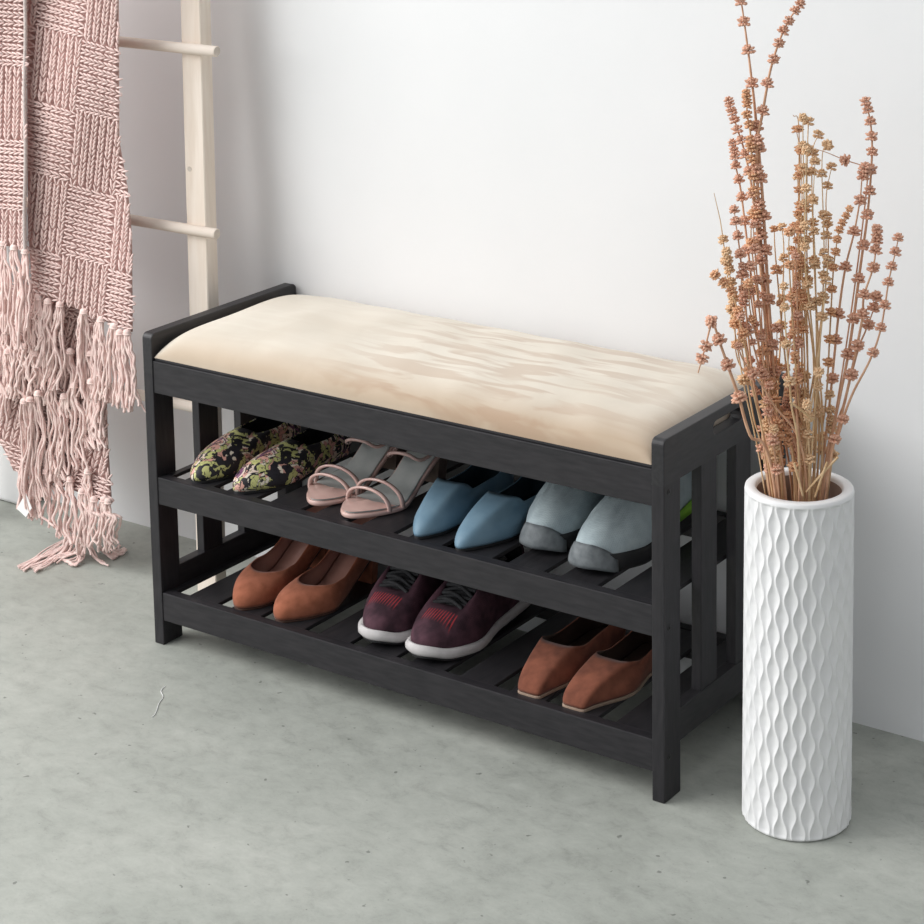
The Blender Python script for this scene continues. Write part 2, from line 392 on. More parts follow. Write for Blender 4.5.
def floral_mat():
    m, nt, b = nodes('floral_print_fabric')
    tc = nt.nodes.new('ShaderNodeTexCoord')
    mp = nt.nodes.new('ShaderNodeMapping'); nt.links.new(tc.outputs['Object'], mp.inputs['Vector'])
    ds = nt.nodes.new('ShaderNodeTexNoise'); ds.inputs['Scale'].default_value = 55; ds.inputs['Detail'].default_value = 4
    nt.links.new(mp.outputs['Vector'], ds.inputs['Vector'])
    ad = nt.nodes.new('ShaderNodeVectorMath'); ad.operation = 'MULTIPLY_ADD'; ad.inputs[1].default_value = (.05, .05, .05)
    nt.links.new(ds.outputs['Color'], ad.inputs[0]); nt.links.new(mp.outputs['Vector'], ad.inputs[2])
    v = nt.nodes.new('ShaderNodeTexVoronoi'); v.inputs['Scale'].default_value = 85; nt.links.new(ad.outputs[0], v.inputs['Vector'])
    ve = nt.nodes.new('ShaderNodeTexVoronoi'); ve.feature = 'DISTANCE_TO_EDGE'; ve.inputs['Scale'].default_value = 85; nt.links.new(ad.outputs[0], ve.inputs['Vector'])
    sp = nt.nodes.new('ShaderNodeSeparateColor'); nt.links.new(v.outputs['Color'], sp.inputs[0])
    big = nt.nodes.new('ShaderNodeTexNoise'); big.inputs['Scale'].default_value = 17; big.inputs['Detail'].default_value = 1; nt.links.new(mp.outputs['Vector'], big.inputs['Vector'])
    am = nt.nodes.new('ShaderNodeMath'); am.operation = 'MULTIPLY_ADD'; am.inputs[1].default_value = .35
    nt.links.new(sp.outputs[0], am.inputs[0]); nt.links.new(big.outputs['Fac'], am.inputs[2])
    r = ramp(nt, am.outputs[0], [(.0, srgb(24, 21, 27)), (.45, srgb(122, 74, 108)), (.525, srgb(226, 206, 190)), (.56, srgb(30, 26, 33)), (.59, srgb(218, 166, 152)), (.665, srgb(232, 222, 204)),
                                 (.70, srgb(34, 32, 36)), (.72, srgb(200, 200, 132)), (.81, srgb(40, 38, 44))], 'CONSTANT')
    eg = ramp(nt, ve.outputs['Distance'], [(.015, 0), (.05, 1)])
    mx = nt.nodes.new('ShaderNodeMixRGB'); nt.links.new(eg.outputs['Color'], mx.inputs[0]); mx.inputs[1].default_value = (*srgb(24, 20, 26), 1)
    nt.links.new(r.outputs['Color'], mx.inputs[2]); nt.links.new(mx.outputs[0], b.inputs['Base Color'])
    b.inputs['Roughness'].default_value = .55
    return m
FLORAL = floral_mat()
LINBLK = noise_mat('black_lining', (.01, .01, .012), (.02, .02, .022), 100, .8, .1)
BLKRUB = noise_mat('black_rubber_sole', (.012, .012, .013), (.022, .022, .024), 60, .6, .1)
TAN = noise_mat('tan_suede', srgb(140, 84, 62), srgb(166, 102, 78), 70, .9, .25, .0006, sheen=.1, spec=.15)
TAN2 = noise_mat('rust_brown_suede', srgb(112, 68, 54), srgb(150, 92, 72), 45, .92, .3, .0006, sheen=.1, spec=.12)
BROWNLIN = noise_mat('brown_leather_lining', srgb(150, 108, 98), srgb(172, 130, 118), 30, .32, .05, spec=.6, coat=.2)
DKBROWNLIN = noise_mat('dark_brown_lining', srgb(58, 44, 38), srgb(76, 58, 50), 30, .55, .05)
SOLEBR = noise_mat('brown_leather_sole', srgb(70, 48, 40), srgb(90, 62, 50), 50, .6, .1)
SOLETAN = noise_mat('pale_edge_sole', srgb(150, 128, 112), srgb(176, 152, 134), 50, .6, .1)
BLUE = noise_mat('dusty_blue_leather', srgb(104, 134, 154), srgb(120, 148, 166), 40, .5, .05, spec=.35)
NAVYLIN = noise_mat('dark_teal_lining', srgb(40, 58, 70), srgb(56, 76, 88), 60, .7, .05)
PINKP = noise_mat('pink_patent_leather', srgb(205, 168, 160), srgb(222, 188, 178), 30, .22, 0, spec=.6, coat=.5)
GREYBED = noise_mat('silver_grey_footbed', srgb(176, 180, 178), srgb(196, 198, 195), 40, .4, .05)
BRHEEL = noise_mat('brown_block_heel', srgb(92, 76, 68), srgb(112, 94, 84), 50, .5, .1)
SILVER = noise_mat('silver_metal', (.7, .7, .7), (.8, .8, .8), 30, .2, 0, metal=1)
WHITEMID = noise_mat('white_foam_midsole', srgb(188, 184, 184), srgb(206, 202, 202), 60, .6, .1)
GREYRUB = noise_mat('grey_rubber', srgb(96, 102, 106), srgb(124, 129, 132), 90, .6, .2)
LIME = noise_mat('lime_green_heel_tab', srgb(110, 170, 40), srgb(140, 196, 60), 60, .6, .1)
BLKLACE = noise_mat('black_lace', (.012, .012, .014), (.03, .03, .034), 300, .8, .4)

def mesh_knit(name, c1, c2, line=None, rng=None, dots=900):
    m, nt, b = nodes(name); tc = nt.nodes.new('ShaderNodeTexCoord')
    v = nt.nodes.new('ShaderNodeTexVoronoi'); v.inputs['Scale'].default_value = dots*.45; v.inputs['Randomness'].default_value = .25
    nt.links.new(tc.outputs['Object'], v.inputs['Vector'])
    n = nt.nodes.new('ShaderNodeTexNoise'); n.inputs['Scale'].default_value = 45; nt.links.new(tc.outputs['Object'], n.inputs['Vector'])
    r = ramp(nt, n.outputs['Fac'], [(.35, c1), (.65, c2)]); colr = r.outputs['Color']
    if line:
        sp = nt.nodes.new('ShaderNodeSeparateXYZ'); nt.links.new(tc.outputs['Object'], sp.inputs[0])
        w = nt.nodes.new('ShaderNodeMath'); w.operation = 'MULTIPLY'; w.inputs[1].default_value = 1350; nt.links.new(sp.outputs['Y'], w.inputs[0])
        s = nt.nodes.new('ShaderNodeMath'); s.operation = 'SINE'; nt.links.new(w.outputs[0], s.inputs[0])
        st = nt.nodes.new('ShaderNodeMath'); st.operation = 'GREATER_THAN'; st.inputs[1].default_value = .45; nt.links.new(s.outputs[0], st.inputs[0])
        xr = ramp(nt, sp.outputs['X'], [(rng[0], 0), (rng[0]+.003, 1), (rng[1]-.01, 1), (rng[1], 0)])
        mu = nt.nodes.new('ShaderNodeMath'); mu.operation = 'MULTIPLY'; nt.links.new(st.outputs[0], mu.inputs[0]); nt.links.new(xr.outputs['Color'], mu.inputs[1])
        ab = nt.nodes.new('ShaderNodeMath'); ab.operation = 'ABSOLUTE'; nt.links.new(sp.outputs['Y'], ab.inputs[0])
        lt = nt.nodes.new('ShaderNodeMath'); lt.operation = 'LESS_THAN'; lt.inputs[1].default_value = .026; nt.links.new(ab.outputs[0], lt.inputs[0])
        mu2 = nt.nodes.new('ShaderNodeMath'); mu2.operation = 'MULTIPLY'; nt.links.new(mu.outputs[0], mu2.inputs[0]); nt.links.new(lt.outputs[0], mu2.inputs[1])
        mx = nt.nodes.new('ShaderNodeMixRGB'); nt.links.new(mu2.outputs[0], mx.inputs[0]); nt.links.new(colr, mx.inputs[1]); mx.inputs[2].default_value = (*line, 1); colr = mx.outputs[0]
    nt.links.new(colr, b.inputs['Base Color']); b.inputs['Roughness'].default_value = .85; b.inputs['Specular IOR Level'].default_value = .2
    bump(nt, b, v.outputs['Distance'], .5, .0008); return m
BURG = mesh_knit('burgundy_mesh_knit', srgb(58, 40, 48), srgb(88, 60, 70), srgb(178, 62, 68), (.200, .226))
BURGTOE = noise_mat('plum_toe_overlay', srgb(88, 56, 72), srgb(120, 78, 94), 50, .7, .1)
GREYKNIT = mesh_knit('light_grey_mesh_knit', srgb(170, 184, 190), srgb(188, 202, 206))
GREYLIN = noise_mat('slate_lining', srgb(80, 92, 100), srgb(98, 110, 118), 60, .8, .1)

def insole(sp, mat, parent, dz=.003):
    return plate(sp, 'insole', lambda s: .0005, lambda s: dz, -.0025, [mat], parent)
def flat_shoe(root, sd, kind):
    if kind == 'floral':
        sp = mk(side=sd, base=Z2+.004, toe=(.36, 2.0), open=(.004, .50), thr=.2, vk=.5, vd=.12, tz=[(0, .056), (.3, .04), (.44, .040), (.52, .050)],
                toeh=[(0, .02), (.7, .022), (1, .026)], bulge=.005)
        ms, ml, mi = FLORAL, LINBLK, LINBLK; msl = BLKRUB; st = .004
    elif kind == 'blue':
        sp = mk(side=sd, base=Z2+.004, L=.25, w=[(0, .024), (.12, .028), (.4, .028), (.7, .037), (.82, .035), (1, .028)], toe=(.40, 1.95), open=(.004, .60), thr=.07, thr_e=3.6, vk=.5, vd=.12, tk=[(0, .8), (.2, .93), (.45, .9), (.6, .78)],
                tz=[(0, .054), (.3, .036), (.5, .036), (.60, .050)], toeh=[(0, .02), (.7, .018), (1, .016)], bulge=.003)
        ms, ml, mi = BLUE, NAVYLIN, NAVYLIN; msl = BLKRUB; st = .004
    elif kind == 'square':
        sp = mk(side=sd, base=Z3+.004, L=.25, toe=(.06, 5), w=[(0, .024), (.12, .029), (.4, .028), (.66, .038), (1, .0185)], open=(.004, .66), thr=.10, thr_e=3.4, vk=.5, vd=.14,
                tk=[(0, .8), (.2, .93), (.5, .93), (.66, .80)], tz=[(0, .052), (.3, .034), (.5, .031), (.66, .040)], toeh=[(0, .02), (.7, .018), (1, .019)], bulge=.003)
        ms, ml, mi = TAN2, DKBROWNLIN, DKBROWNLIN; msl = SOLETAN; st = .004
    elif kind == 'pump':
        sp = mk(side=sd, base=Z3+.003, L=.232, toe=(.34, 2.1), arch=[(0, .05), (.12, .046), (.55, .004), (.66, 0), (1, 0)], open=(.004, .755), thr=.26, thr_e=2.1, vk=.5, vd=.14,
                tk=[(0, .8), (.2, .95), (.5, .97), (.755, .9)], tz=[(0, .05), (.3, .034), (.5, .034), (.755, .039)], toeh=[(0, .02), (.7, .026), (1, .027)], bulge=.005)
        ms, ml, mi = TAN, BROWNLIN, BROWNLIN; msl = SOLEBR; st = .003
    plate(sp, 'sole', lambda s: -st, lambda s: 0, -.0008 if kind != 'square' else .0008, [msl], root)
    insole(sp, mi, root)
    upper(sp, 'upper', [ms, ml], root)
    if kind == 'pump': block_heel(root, sp, MS=TAN, s1=.2)
    return sp
def block_heel(root, sp, MS, s1=.2, bot=None):
    o = ring_outline(sp, -.001); L = sp['L']; base = sp['base']-.003
    ring = [(x, y, s) for x, y, s, th, cl in o if s <= s1]
    top = [Vector((x, y, z0f(sp, s)-.0025)) for x, y, s in ring]
    cx = s1*L*.45
    bt = [Vector((cx+(x-cx)*.82+.004, y*.82, base+.0002)) for x, y, s in ring]
    mid = [Vector((cx+(x-cx)*.85+.002, y*.84, base+.02)) for x, y, s in ring]
    mb = MB(); mb.grid([top, mid, bt], True); mb.fan(top, 0); mb.fan(bt, 0, True)
    ob = mb.obj('heel', [MS], root, smooth=False); fixn(ob); return ob
Z2, Z3 = .2718, .0848
def at_local(sp, s, y, z): return Vector((s*sp['L'], y+sp['side']*interp(sp['cl'], s), z))

def sneaker(root, sd, kind):
    if kind == 'grey':
        sp = mk(side=sd, base=Z2+.018, L=.262, w=[(0, .028), (.12, .033), (.4, .034), (.7, .043), (.82, .041), (1, .033)], toe=(.3, 2.2), arch=[(0, .008), (.5, .002), (.7, 0), (.88, .002), (1, .010)],
                open=(.006, .40), thr=.22, tk=[(0, .85), (.2, .86), (.40, .72)], tz=[(0, .075), (.2, .060), (.40, .078)], toeh=[(0, .03), (.7, .034), (1, .020)], vk=.52, vd=.14, bulge=.005, crease=True)
        mu, ml = GREYKNIT, GREYLIN
    else:
        sp = mk(side=sd, base=Z3+.015, L=.255, w=[(0, .029), (.12, .034), (.4, .034), (.7, .045), (.82, .043), (1, .034)], toe=(.3, 2.2), arch=[(0, .008), (.5, .003), (.7, 0), (.88, .002), (1, .010)],
                open=(.006, .73), thr=.12, tk=[(0, .85), (.2, .88), (.36, .80), (.5, .64), (.73, .56)], tz=[(0, .075), (.2, .058), (.38, .078), (.5, .074), (.73, .050)], toeh=[(0, .03), (.7, .030), (1, .022)], vk=.5, vd=.12, bulge=.005)
        mu, ml = BURG, LINBLK
    if kind == 'grey':
        plate(sp, 'outsole', lambda s: -.018+ (.004 if s > .9 else 0)*0, lambda s: .006, .003, [BLKRUB], root, .001)
        # rubber toe bumper wrapping the tip
        o = ring_outline(sp, .0075); seg = [q for q in o if q[3] < .72 or q[3] > 2*PI-.72]
        seg = sorted(seg, key=lambda q: q[3] if q[3] < PI else q[3]-2*PI)
        rows = []
        for t in range(7):
            row = []
            for x, y, s, th, cl in seg:
                a = th if th < PI else th-2*PI; edge = max(0, 1-(abs(a)/.74)**2.5)
                zlo = z0f(sp, s)-.017; zhi = z0f(sp, s)+.001+.014*edge
                inn = .009*(t/6)**2.2
                row.append(Vector((x-inn*math.cos(a)+.001, y-inn*math.sin(a), zlo+(zhi-zlo)*t/6)))
            rows.append(row)
        mb = MB(); mb.grid(rows); ob = mb.obj('toe_bumper', [GREYRUB], root); fixn(ob); so = ob.modifiers.new('thickness', 'SOLIDIFY'); so.thickness = .003; so.offset = -1
    else:
        plate(sp, 'outsole', lambda s: -.015, lambda s: -.011, .002, [BLKRUB], root)
        plate(sp, 'midsole', lambda s: -.012+.001, lambda s: .003+.002*max(0, (s-.8)/.2)+.008*max(0, .5-s), .0035, [WHITEMID], root, .003)
    insole(sp, ml, root, .004)
    ob, top, rows = upper(sp, 'upper', [mu, ml], root, 0, .003)
    # tongue
    s0, s1 = (.18, .42) if kind == 'grey' else (.24, .72)
    tg = []
    for i in range(9):
        t = i/8; s = s0+(s1-s0)*t; zz = z0f(sp, s)+interp(sp['tz'], s)+(.022*(1-t)**2 if kind != 'grey' else .012*(1-t)**2)-.002; w = .021-.005*t
        tg.append([at_local(sp, s, w*math.sin(a), zz-.010*(1-math.cos(a))) for a in [-1.3+2.6*k/8 for k in range(9)]])
    mb = MB(); mb.grid(tg); ob = mb.obj('tongue', [ml if kind != 'grey' else GREYKNIT], root); so = ob.modifiers.new('thickness', 'SOLIDIFY'); so.thickness = .004; so.offset = 0
    if kind == 'grey':
        mb = MB(); pts = [at_local(sp, .0, y_, z0f(sp, 0)+z_) for y_, z_ in ((0, .012), (0, .03), (0, .055), (0, .074))]
        rows = [[p+Vector((-.0035-.001*math.cos(k), (k-2)*.006, 0)) + Vector((.0012*(k-2)**2, 0, 0)) for k in range(5)] for p in pts]
        mb.grid(rows); ob = mb.obj('heel_tab', [LIME], root); so = ob.modifiers.new('thickness', 'SOLIDIFY'); so.thickness = .003
        lo = [(.012, .024)]
        # lime stripe along the sidewall at the heel
        mb = MB(); q = [x for x in ring_outline(sp, .005) if x[2] < .42 and x[3] < PI]
        mb.grid([[Vector((x, y+.001, z0f(sp, s)+.002)) for x, y, s, th, cl in q], [Vector((x, y+.0012, z0f(sp, s)+.026-.03*s)) for x, y, s, th, cl in q]])
        ob = mb.obj('heel_stripe', [LIME], root); so = ob.modifiers.new('thickness', 'SOLIDIFY'); so.thickness = .002
    else:
        # laces: crossed cords and a loose bow
        mb = MB()
        for i in range(6):
            s = .46+.048*i; w = .0245
            zz = z0f(sp, s)+interp(sp['tz'], s)+.003
            for dr in (1, -1):
                pts = []
                for k in range(9):
                    t = k/8; yy = (-w+2*w*t)*dr; ss = s+.035*t
                    pts.append(at_local(sp, ss, yy, z0f(sp, ss)+interp(sp['tz'], ss)+.006*math.sin(PI*t)-.001+.0015*dr*math.sin(PI*t)))
                mb.tube(pts, .0031, 6)
        zt = .105 if False else z0f(sp, .42)+.082
        for dr in (1, -1):
            c = at_local(sp, .41, 0, zt)
            loop = catmull([c, c+Vector((.012, .012*dr, .008)), c+Vector((.028, .024*dr, -.004)), c+Vector((.040, .022*dr, -.020)), c+Vector((.030, .012*dr, -.012)), c+Vector((.01, .004*dr, -.002))], 6)
            mb.tube(loop, .0024, 6)
            tail = catmull([c, c+Vector((.014, .008*dr, .002)), c+Vector((.034, .018*dr, -.022)), c+Vector((.050, .028*dr, -.040))], 6)
            mb.tube(tail, .0022, 6)
        mb.sph(at_local(sp, .41, 0, zt), .006, 8, 6)
        mb.obj('laces', [BLKLACE], root)
        for dr in (1, -1):   # red loops at the lowest eyelets
            mb = MB(); s = .58
            for s in (.60, .50, .41):
                pts = [at_local(sp, s-.02+.02*k/5, dr*(.016+.008*math.sin(PI*k/5)), z0f(sp, s)+interp(sp['tz'], s)-.001+.001*math.sin(PI*k/5)) for k in range(6)]
                mb.tube(pts, .0018, 5)
            mb.obj('eyelet_loops', [REDCORD], root)
REDCORD = noise_mat('red_cord', srgb(200, 60, 70), srgb(226, 90, 96), 200, .6, .1)

def sandal(root, sd, kind):
    sp = mk(side=sd, base=Z2+.008, L=.238, w=[(0, .024), (.12, .029), (.4, .027), (.7, .041), (.82, .040), (1, .034)], toe=(.34, 2.1), arch=[(0, .052), (.12, .048), (.55, .005), (.68, 0), (1, .002)])
    plate(sp, 'sole', lambda s: -.008, lambda s: -.001, 0, [PINKP], root, .001)
    plate(sp, 'footbed', lambda s: -.0008, lambda s: .0016, -.003, [GREYBED], root)
    # patent toe end of the footbed
    o = [q for q in ring_outline(sp, -.0006)]
    mb = MB(); rows = []
    pts = sorted([q for q in o if q[2] > .74], key=lambda q: q[3] if q[3] < PI else q[3]-2*PI)
    for k in (0.02, .35, .7, 1.0): rows.append([Vector((max(x, .74*sp['L'])*k+(.78*sp['L'])*(1-k), cl+(y-cl)*k, z0f(sp, s)+.0016+.0016*(1-k*k*k)+.0008)) for x, y, s, th, cl in pts])
    mb.grid(rows); ob = mb.obj('toe_pad', [PINKP], root); fixn(ob)
    def strap(name, sA, sB, hgt, wid, lean=0, th=.0022, wf=1.0, mat=PINKP, z_add=0):
        mb = MB(); rows = []; n = 22
        wA = Wf(sp, (sA+sB)/2)*wf
        for i in range(n+1):
            t = i/n; a = PI*t
            yy = math.cos(a)*(wA+.001)
            s = sA+(sB-sA)*t; zb_ = z0f(sp, s)-.004+z_add
            zz = zb_+hgt*max(0, math.sin(a))**.75
            xx = s*sp['L']+lean*math.sin(a); cl = sp['side']*interp(sp['cl'], s)
            nrm = Vector((0, math.cos(a)*1.0, math.sin(a)+.15)).normalized(); c = Vector((xx, yy+cl, zz))
            wv = Vector((1, 0, .25)).normalized()*wid/2
            rows.append([c-wv-nrm*th/2, c-wv*.8+nrm*th*.6, c+wv*.8+nrm*th*.6, c+wv-nrm*th/2])
        mb.grid(rows, True); mb.fan(rows[0]); mb.fan(rows[-1]); ob = mb.obj(name, [mat], root); fixn(ob); return ob
    strap('toe_strap', .80, .80, .030, .0085, .004, .0034)
    strap('toe_strap', .70, .70, .036, .0085, .004, .0034)
    # ankle strap: from the heel counter forward along both sides and over the arch
    def P_(sx, y, z): return Vector((sx*sp['L'], y+sp['side']*interp(sp['cl'], sx), z))
    zb0 = z0f(sp, .1)
    ctl = [P_(.10, -.0285, zb0+.018), P_(.24, -.0325, zb0+.010), P_(.38, -.034, zb0-.008), P_(.46, -.026, zb0+.000), P_(.49, -.008, zb0+.008), P_(.48, .012, zb0+.008), P_(.42, .028, zb0-.002), P_(.26, .0325, zb0+.006), P_(.10, .0285, zb0+.018)]
    mb = MB(); mb.tube(catmull(ctl, 6), .0027, 8); mb.obj('ankle_strap', [PINKP], root)
    # heel counter
    o = sorted([q for q in ring_outline(sp, .0005) if q[2] < .24], key=lambda q: q[3])
    rows = [[Vector((x-(.002)*t, y, z0f(sp, s)-.005+t*(.012+.040*max(0, 1-s/.24)**.6))) for x, y, s, th, cl in o] for t in (0, .33, .66, 1)]
    mb = MB(); mb.grid(rows); ob = mb.obj('heel_counter', [GREYBED], root); fixn(ob); so = ob.modifiers.new('thickness', 'SOLIDIFY'); so.thickness = .002; so.offset = 0
    sp2 = dict(sp); sp2['base'] = sp['base']-.005
    block_heel(root, sp2, BRHEEL, .22)
    mb = MB(); c = Vector((.16*sp['L'], (Wf(sp, .15)+.003), z0f(sp, .14)+.014))
    mb.tube([c+Vector((.006*math.cos(k*PI/6), .001, .006*math.sin(k*PI/6))) for k in range(13)], .0009, 6); mb.tube([c+Vector((0, .001, -.006)), c+Vector((0, .001, .006))], .0007, 5)
    mb.obj('buckle', [SILVER], root)

# spots: toe position x, y ; rotation ; side (+1 = wearer's left)
def shoe(name, fn, kind, L, tx, ty, rz, sd, label, cat, group):
    # toe at (tx,ty); heel behind it
    a = -PI/2+rz
    r = thing(name, label, cat, (tx-L*math.cos(a), ty-L*math.sin(a), 0), a, group)
    fn(r, sd, kind)
    # place the empty at the shoe's own base height
    return r
R = math.radians
SHOES = [
 ('ballet_flat', flat_shoe, 'floral', .245, .076, .012, R(-1), -1, 'floral print flat on the upper shelf, next to the bench\'s left legs', 'shoe', 'floral print flats'),
 ('ballet_flat', flat_shoe, 'floral', .245, .174, .012, R(-2), 1, 'floral print flat on the upper shelf, beside the pink strappy sandals', 'shoe', 'floral print flats'),
 ('strappy_sandal', sandal, 's', .238, .290, .036, R(1), -1, 'pink strappy heeled sandal with silver footbed, the one beside the floral flats', 'sandal', 'pink strappy sandals'),
 ('strappy_sandal', sandal, 's', .238, .377, .024, R(1), 1, 'pink strappy heeled sandal with silver footbed, the one beside the pale blue flats', 'sandal', 'pink strappy sandals'),
 ('pointed_flat', flat_shoe, 'blue', .25, .494, .016, R(2), -1, 'pale blue pointed flat on the upper shelf, nearer the pink sandals', 'shoe', 'pale blue pointed flats'),
 ('pointed_flat', flat_shoe, 'blue', .25, .583, .012, R(2), 1, 'pale blue pointed flat on the upper shelf, nearer the grey sneakers', 'shoe', 'pale blue pointed flats'),
 ('running_shoe', sneaker, 'grey', .262, .662, .064, R(0), -1, 'light grey slip-on sneaker with grey toe bumper, beside the pale blue flats', 'sneaker', 'light grey sneakers'),
 ('running_shoe', sneaker, 'grey', .262, .769, .042, R(0), 1, 'light grey slip-on sneaker with grey toe bumper, against the bench\'s right end frame', 'sneaker', 'light grey sneakers'),
 ('heeled_pump', flat_shoe, 'pump', .232, .152, .016, R(0), -1, 'tan suede round-toe pump on the lower shelf, nearer the bench\'s left legs', 'shoe', 'tan suede pumps'),
 ('heeled_pump', flat_shoe, 'pump', .232, .246, .016, R(0), 1, 'tan suede round-toe pump on the lower shelf, nearer the burgundy sneakers', 'shoe', 'tan suede pumps'),
 ('running_shoe', sneaker, 'burg', .255, .404, .022, R(2), -1, 'burgundy laced running shoe with white midsole, nearer the tan pumps', 'sneaker', 'burgundy running shoes'),
 ('running_shoe', sneaker, 'burg', .255, .506, .018, R(2), 1, 'burgundy laced running shoe with white midsole, nearer the square-toed brown flats', 'sneaker', 'burgundy running shoes'),
 ('square_toed_flat', flat_shoe, 'square', .25, .679, .016, R(0), -1, 'rust brown square-toed suede flat on the lower shelf, nearer the burgundy sneakers', 'shoe', 'brown square-toed flats'),
 ('square_toed_flat', flat_shoe, 'square', .25, .766, .016, R(0), 1, 'rust brown square-toed suede flat on the lower shelf, at the bench\'s right end', 'shoe', 'brown square-toed flats'),
]
for s_ in SHOES: shoe(*s_)

# ------------------------------------------------------------------ vase
VC = Vector((1.0688, .0692, 0)); VR = .0698; VH = .450
def vase():
    root = thing('floor_vase', 'tall white cylindrical vase with wavy relief pattern standing beside the bench', 'vase', VC)
    K = 38; nth = 760; nz = 300; A = .27; P = .0478; rows = []
    for j in range(nz+1):
        z = .004+(VH-.0095)*j/nz
        fade = min(1, max(0, (VH-.0058-z)/.0022))*min(1, z/.010+.2)
        w = math.sin(2*PI*z/P); row = []
        for i in range(nth):
            th = 2*PI*i/nth; q = th/(2*PI/K); k0 = math.floor(q)
            cand = [(k, k+A*w*(1 if k % 2 == 0 else -1)) for k in (k0-1, k0, k0+1, k0+2)]
            lo = max(p for k, p in cand if p <= q+1e-9); hi = min(p for k, p in cand if p > q+1e-9)
            t = (q-lo)/(hi-lo); wid = hi-lo
            dp = .0026*(max(0, math.sin(PI*t))**.9)*min(1.3, .15+.85*wid)*fade
            r = VR+.0008-dp-.0016*z/VH
            row.append(Vector((r*math.cos(th), r*math.sin(th), z)))
        rows.append(row)
    def ring(r, z): return [Vector((r*math.cos(2*PI*i/nth), r*math.sin(2*PI*i/nth), z)) for i in range(nth)]
    mb = MB()
    mb.grid([ring(.02, 0), ring(VR-.004, 0), ring(VR-.0015, .002)]+rows+[ring(VR-.0011, VH-.0045), ring(VR-.0016, VH-.0015), ring(VR-.0036, VH), ring(.0565, VH), ring(.0545, VH-.002), ring(.0535, VH-.006)], True)
    mb.fan(ring(.02, 0), 0, False)
    mb.grid([ring(.0535, VH-.006), ring(.0535, VH-.03), ring(.0535, .012), ring(.01, .012)], True, 1); mb.fan(ring(.01, .012), 1, True)
    ob = mb.obj('vase_body', [VASE, VASEIN], root); fixn(ob)
    return root
vase()

# ------------------------------------------------------------------ dried stems
NH = Vector((RF.x, RF.y, 0)).normalized()
def px(u, v, dd):
    r = RR*((u-CX)/F) + RD*((v-CY)/F) + RF
    p0 = VC+NH*dd
    return CAM + r*((p0-CAM).dot(NH)/r.dot(NH))
WH = []
def whorl_mesh(mi, seed):
    rnd = random.Random(seed); mb = MB()
    n = 11
    for tier, (el, rr, zz) in enumerate(((.3, .0078, .0013), (-.2, .0076, -.0016), (.85, .0056, .0028))):
        for k in range(n if tier < 2 else 7):
            a = 2*PI*(k+.5*tier)/(n if tier < 2 else 7)+rnd.uniform(-.2, .2); e = el+rnd.uniform(-.2, .2); L = rr*rnd.uniform(.85, 1.2)
            d = Vector((math.cos(a)*math.cos(e), math.sin(a)*math.cos(e), math.sin(e)))
            p = Vector((0, 0, zz)); mb.tube([p+d*.0008, p+d*L*.55, p+d*L*.85, p+d*L*1.08+Vector((0, 0, .0004))], [.0009, .0019, .0021, .0007], 5)
    me = bpy.data.meshes.new('seed_whorl'); me.from_pydata([tuple(v) for v in mb.v], [], mb.f); me.materials.append(HEADS[mi])
    me.polygons.foreach_set('use_smooth', [True]*len(me.polygons)); return me
for mi in range(3): WH.append([whorl_mesh(mi, 10*mi+s) for s in range(3)])
GRP = 'dried flower stems in the white vase'
def stem(pts, heads, mi, label, rad=.0013, dd0=0, dd1=0, tip=True, hs=1.0, group=GRP, hook=None, bx=None):
    """pts: picture points from tip to rim; dd1 depth at tip, dd0 depth at rim"""
    n = len(pts); W3 = [px(u, v, dd1+(dd0-dd1)*i/(n-1)) for i, (u, v) in enumerate(pts)]
    rim = W3[-1]; off = Vector((rim.x-VC.x, rim.y-VC.y, 0))
    if off.length > .047: off = off*(.047/off.length)
    W3[-1] = Vector((VC.x+off.x, VC.y+off.y, rim.z))
    opp = Vector((VC.x-off.x*.5+random.uniform(-.01, .01), VC.y-off.y*.5+random.uniform(-.01, .01)  , .017))
    foot = opp
    W3.append(foot)
    P = catmull(W3, 8)
    base = P[-1]
    root = thing('dried_flower_stem', label, 'dried flower', base, 0, group)
    P = [p-base for p in P]; m = len(P)
    mb = MB(); rr = [rad*(.45+.75*min(1, i/(m*.6))) for i in range(m)]
    mb.tube(P, rr, 6); mb.obj('stalk', [STEMS[mi]], root)
    # heads at given picture heights
    lens = [0]
    for a, b in zip(P, P[1:]): lens.append(lens[-1]+(b-a).length)
    zlim = VH+.012
    for q, hsz in heads:
        # q = picture v; find point on path with that v
        best = None
        for i in range(len(P)-8-1+8):
            if i+1 >= len(P): break
            for t in (0, .25, .5, .75):
                p = P[i].lerp(P[i+1], t); w = p+base
                c = w-CAM; z = c.dot(RF); v = c.dot(RD)/z*F+CY; u = c.dot(RR)/z*F+CX
                if isinstance(q, tuple): e = abs(v-q[1])+abs(u-q[0])
                else: e = abs(v-q)
                if w.z > zlim and (best is None or e < best[0]): best = (e, p, (P[i+1]-P[i]).normalized())
        if best is None or best[0] > 8: continue
        o = bpy.data.objects.new('seed_whorl', random.choice(WH[mi])); link(o, root)
        o.location = best[1]; q_ = (-best[2]).to_track_quat('Z', 'Y'); o.rotation_mode = 'QUATERNION'; o.rotation_quaternion = q_
        s = hsz*hs; o.scale = (s, s, s*.9)
    return root
def H(vs, a=1.0, b=1.0):
    n = max(1, len(vs)-1); return [(v, a+(b-a)*i/n) for i, v in enumerate(vs)]
stem([(738,-14),(741,0),(746,35),(750,66),(755,110),(762,190),(768,290),(776,400),(783,486)], H([-12,2,23,51,84,128,150,180,215,250,300,345],.95,1.1), 0, 'russet stem reaching out of the picture top, the more upright of the two tallest', .0017, .0, .02)
stem([(806,-8),(801,3),(789,20),(779,42),(770,72),(763,111),(757,150),(760,230),(768,330),(775,410),(779,486)], H([-7,4,11,21,31,44,60,84,111,140,170,205,235,280],.75,1.1), 0, 'russet stem with its tip curving right at the top of the picture', .0017, .02, -.02)
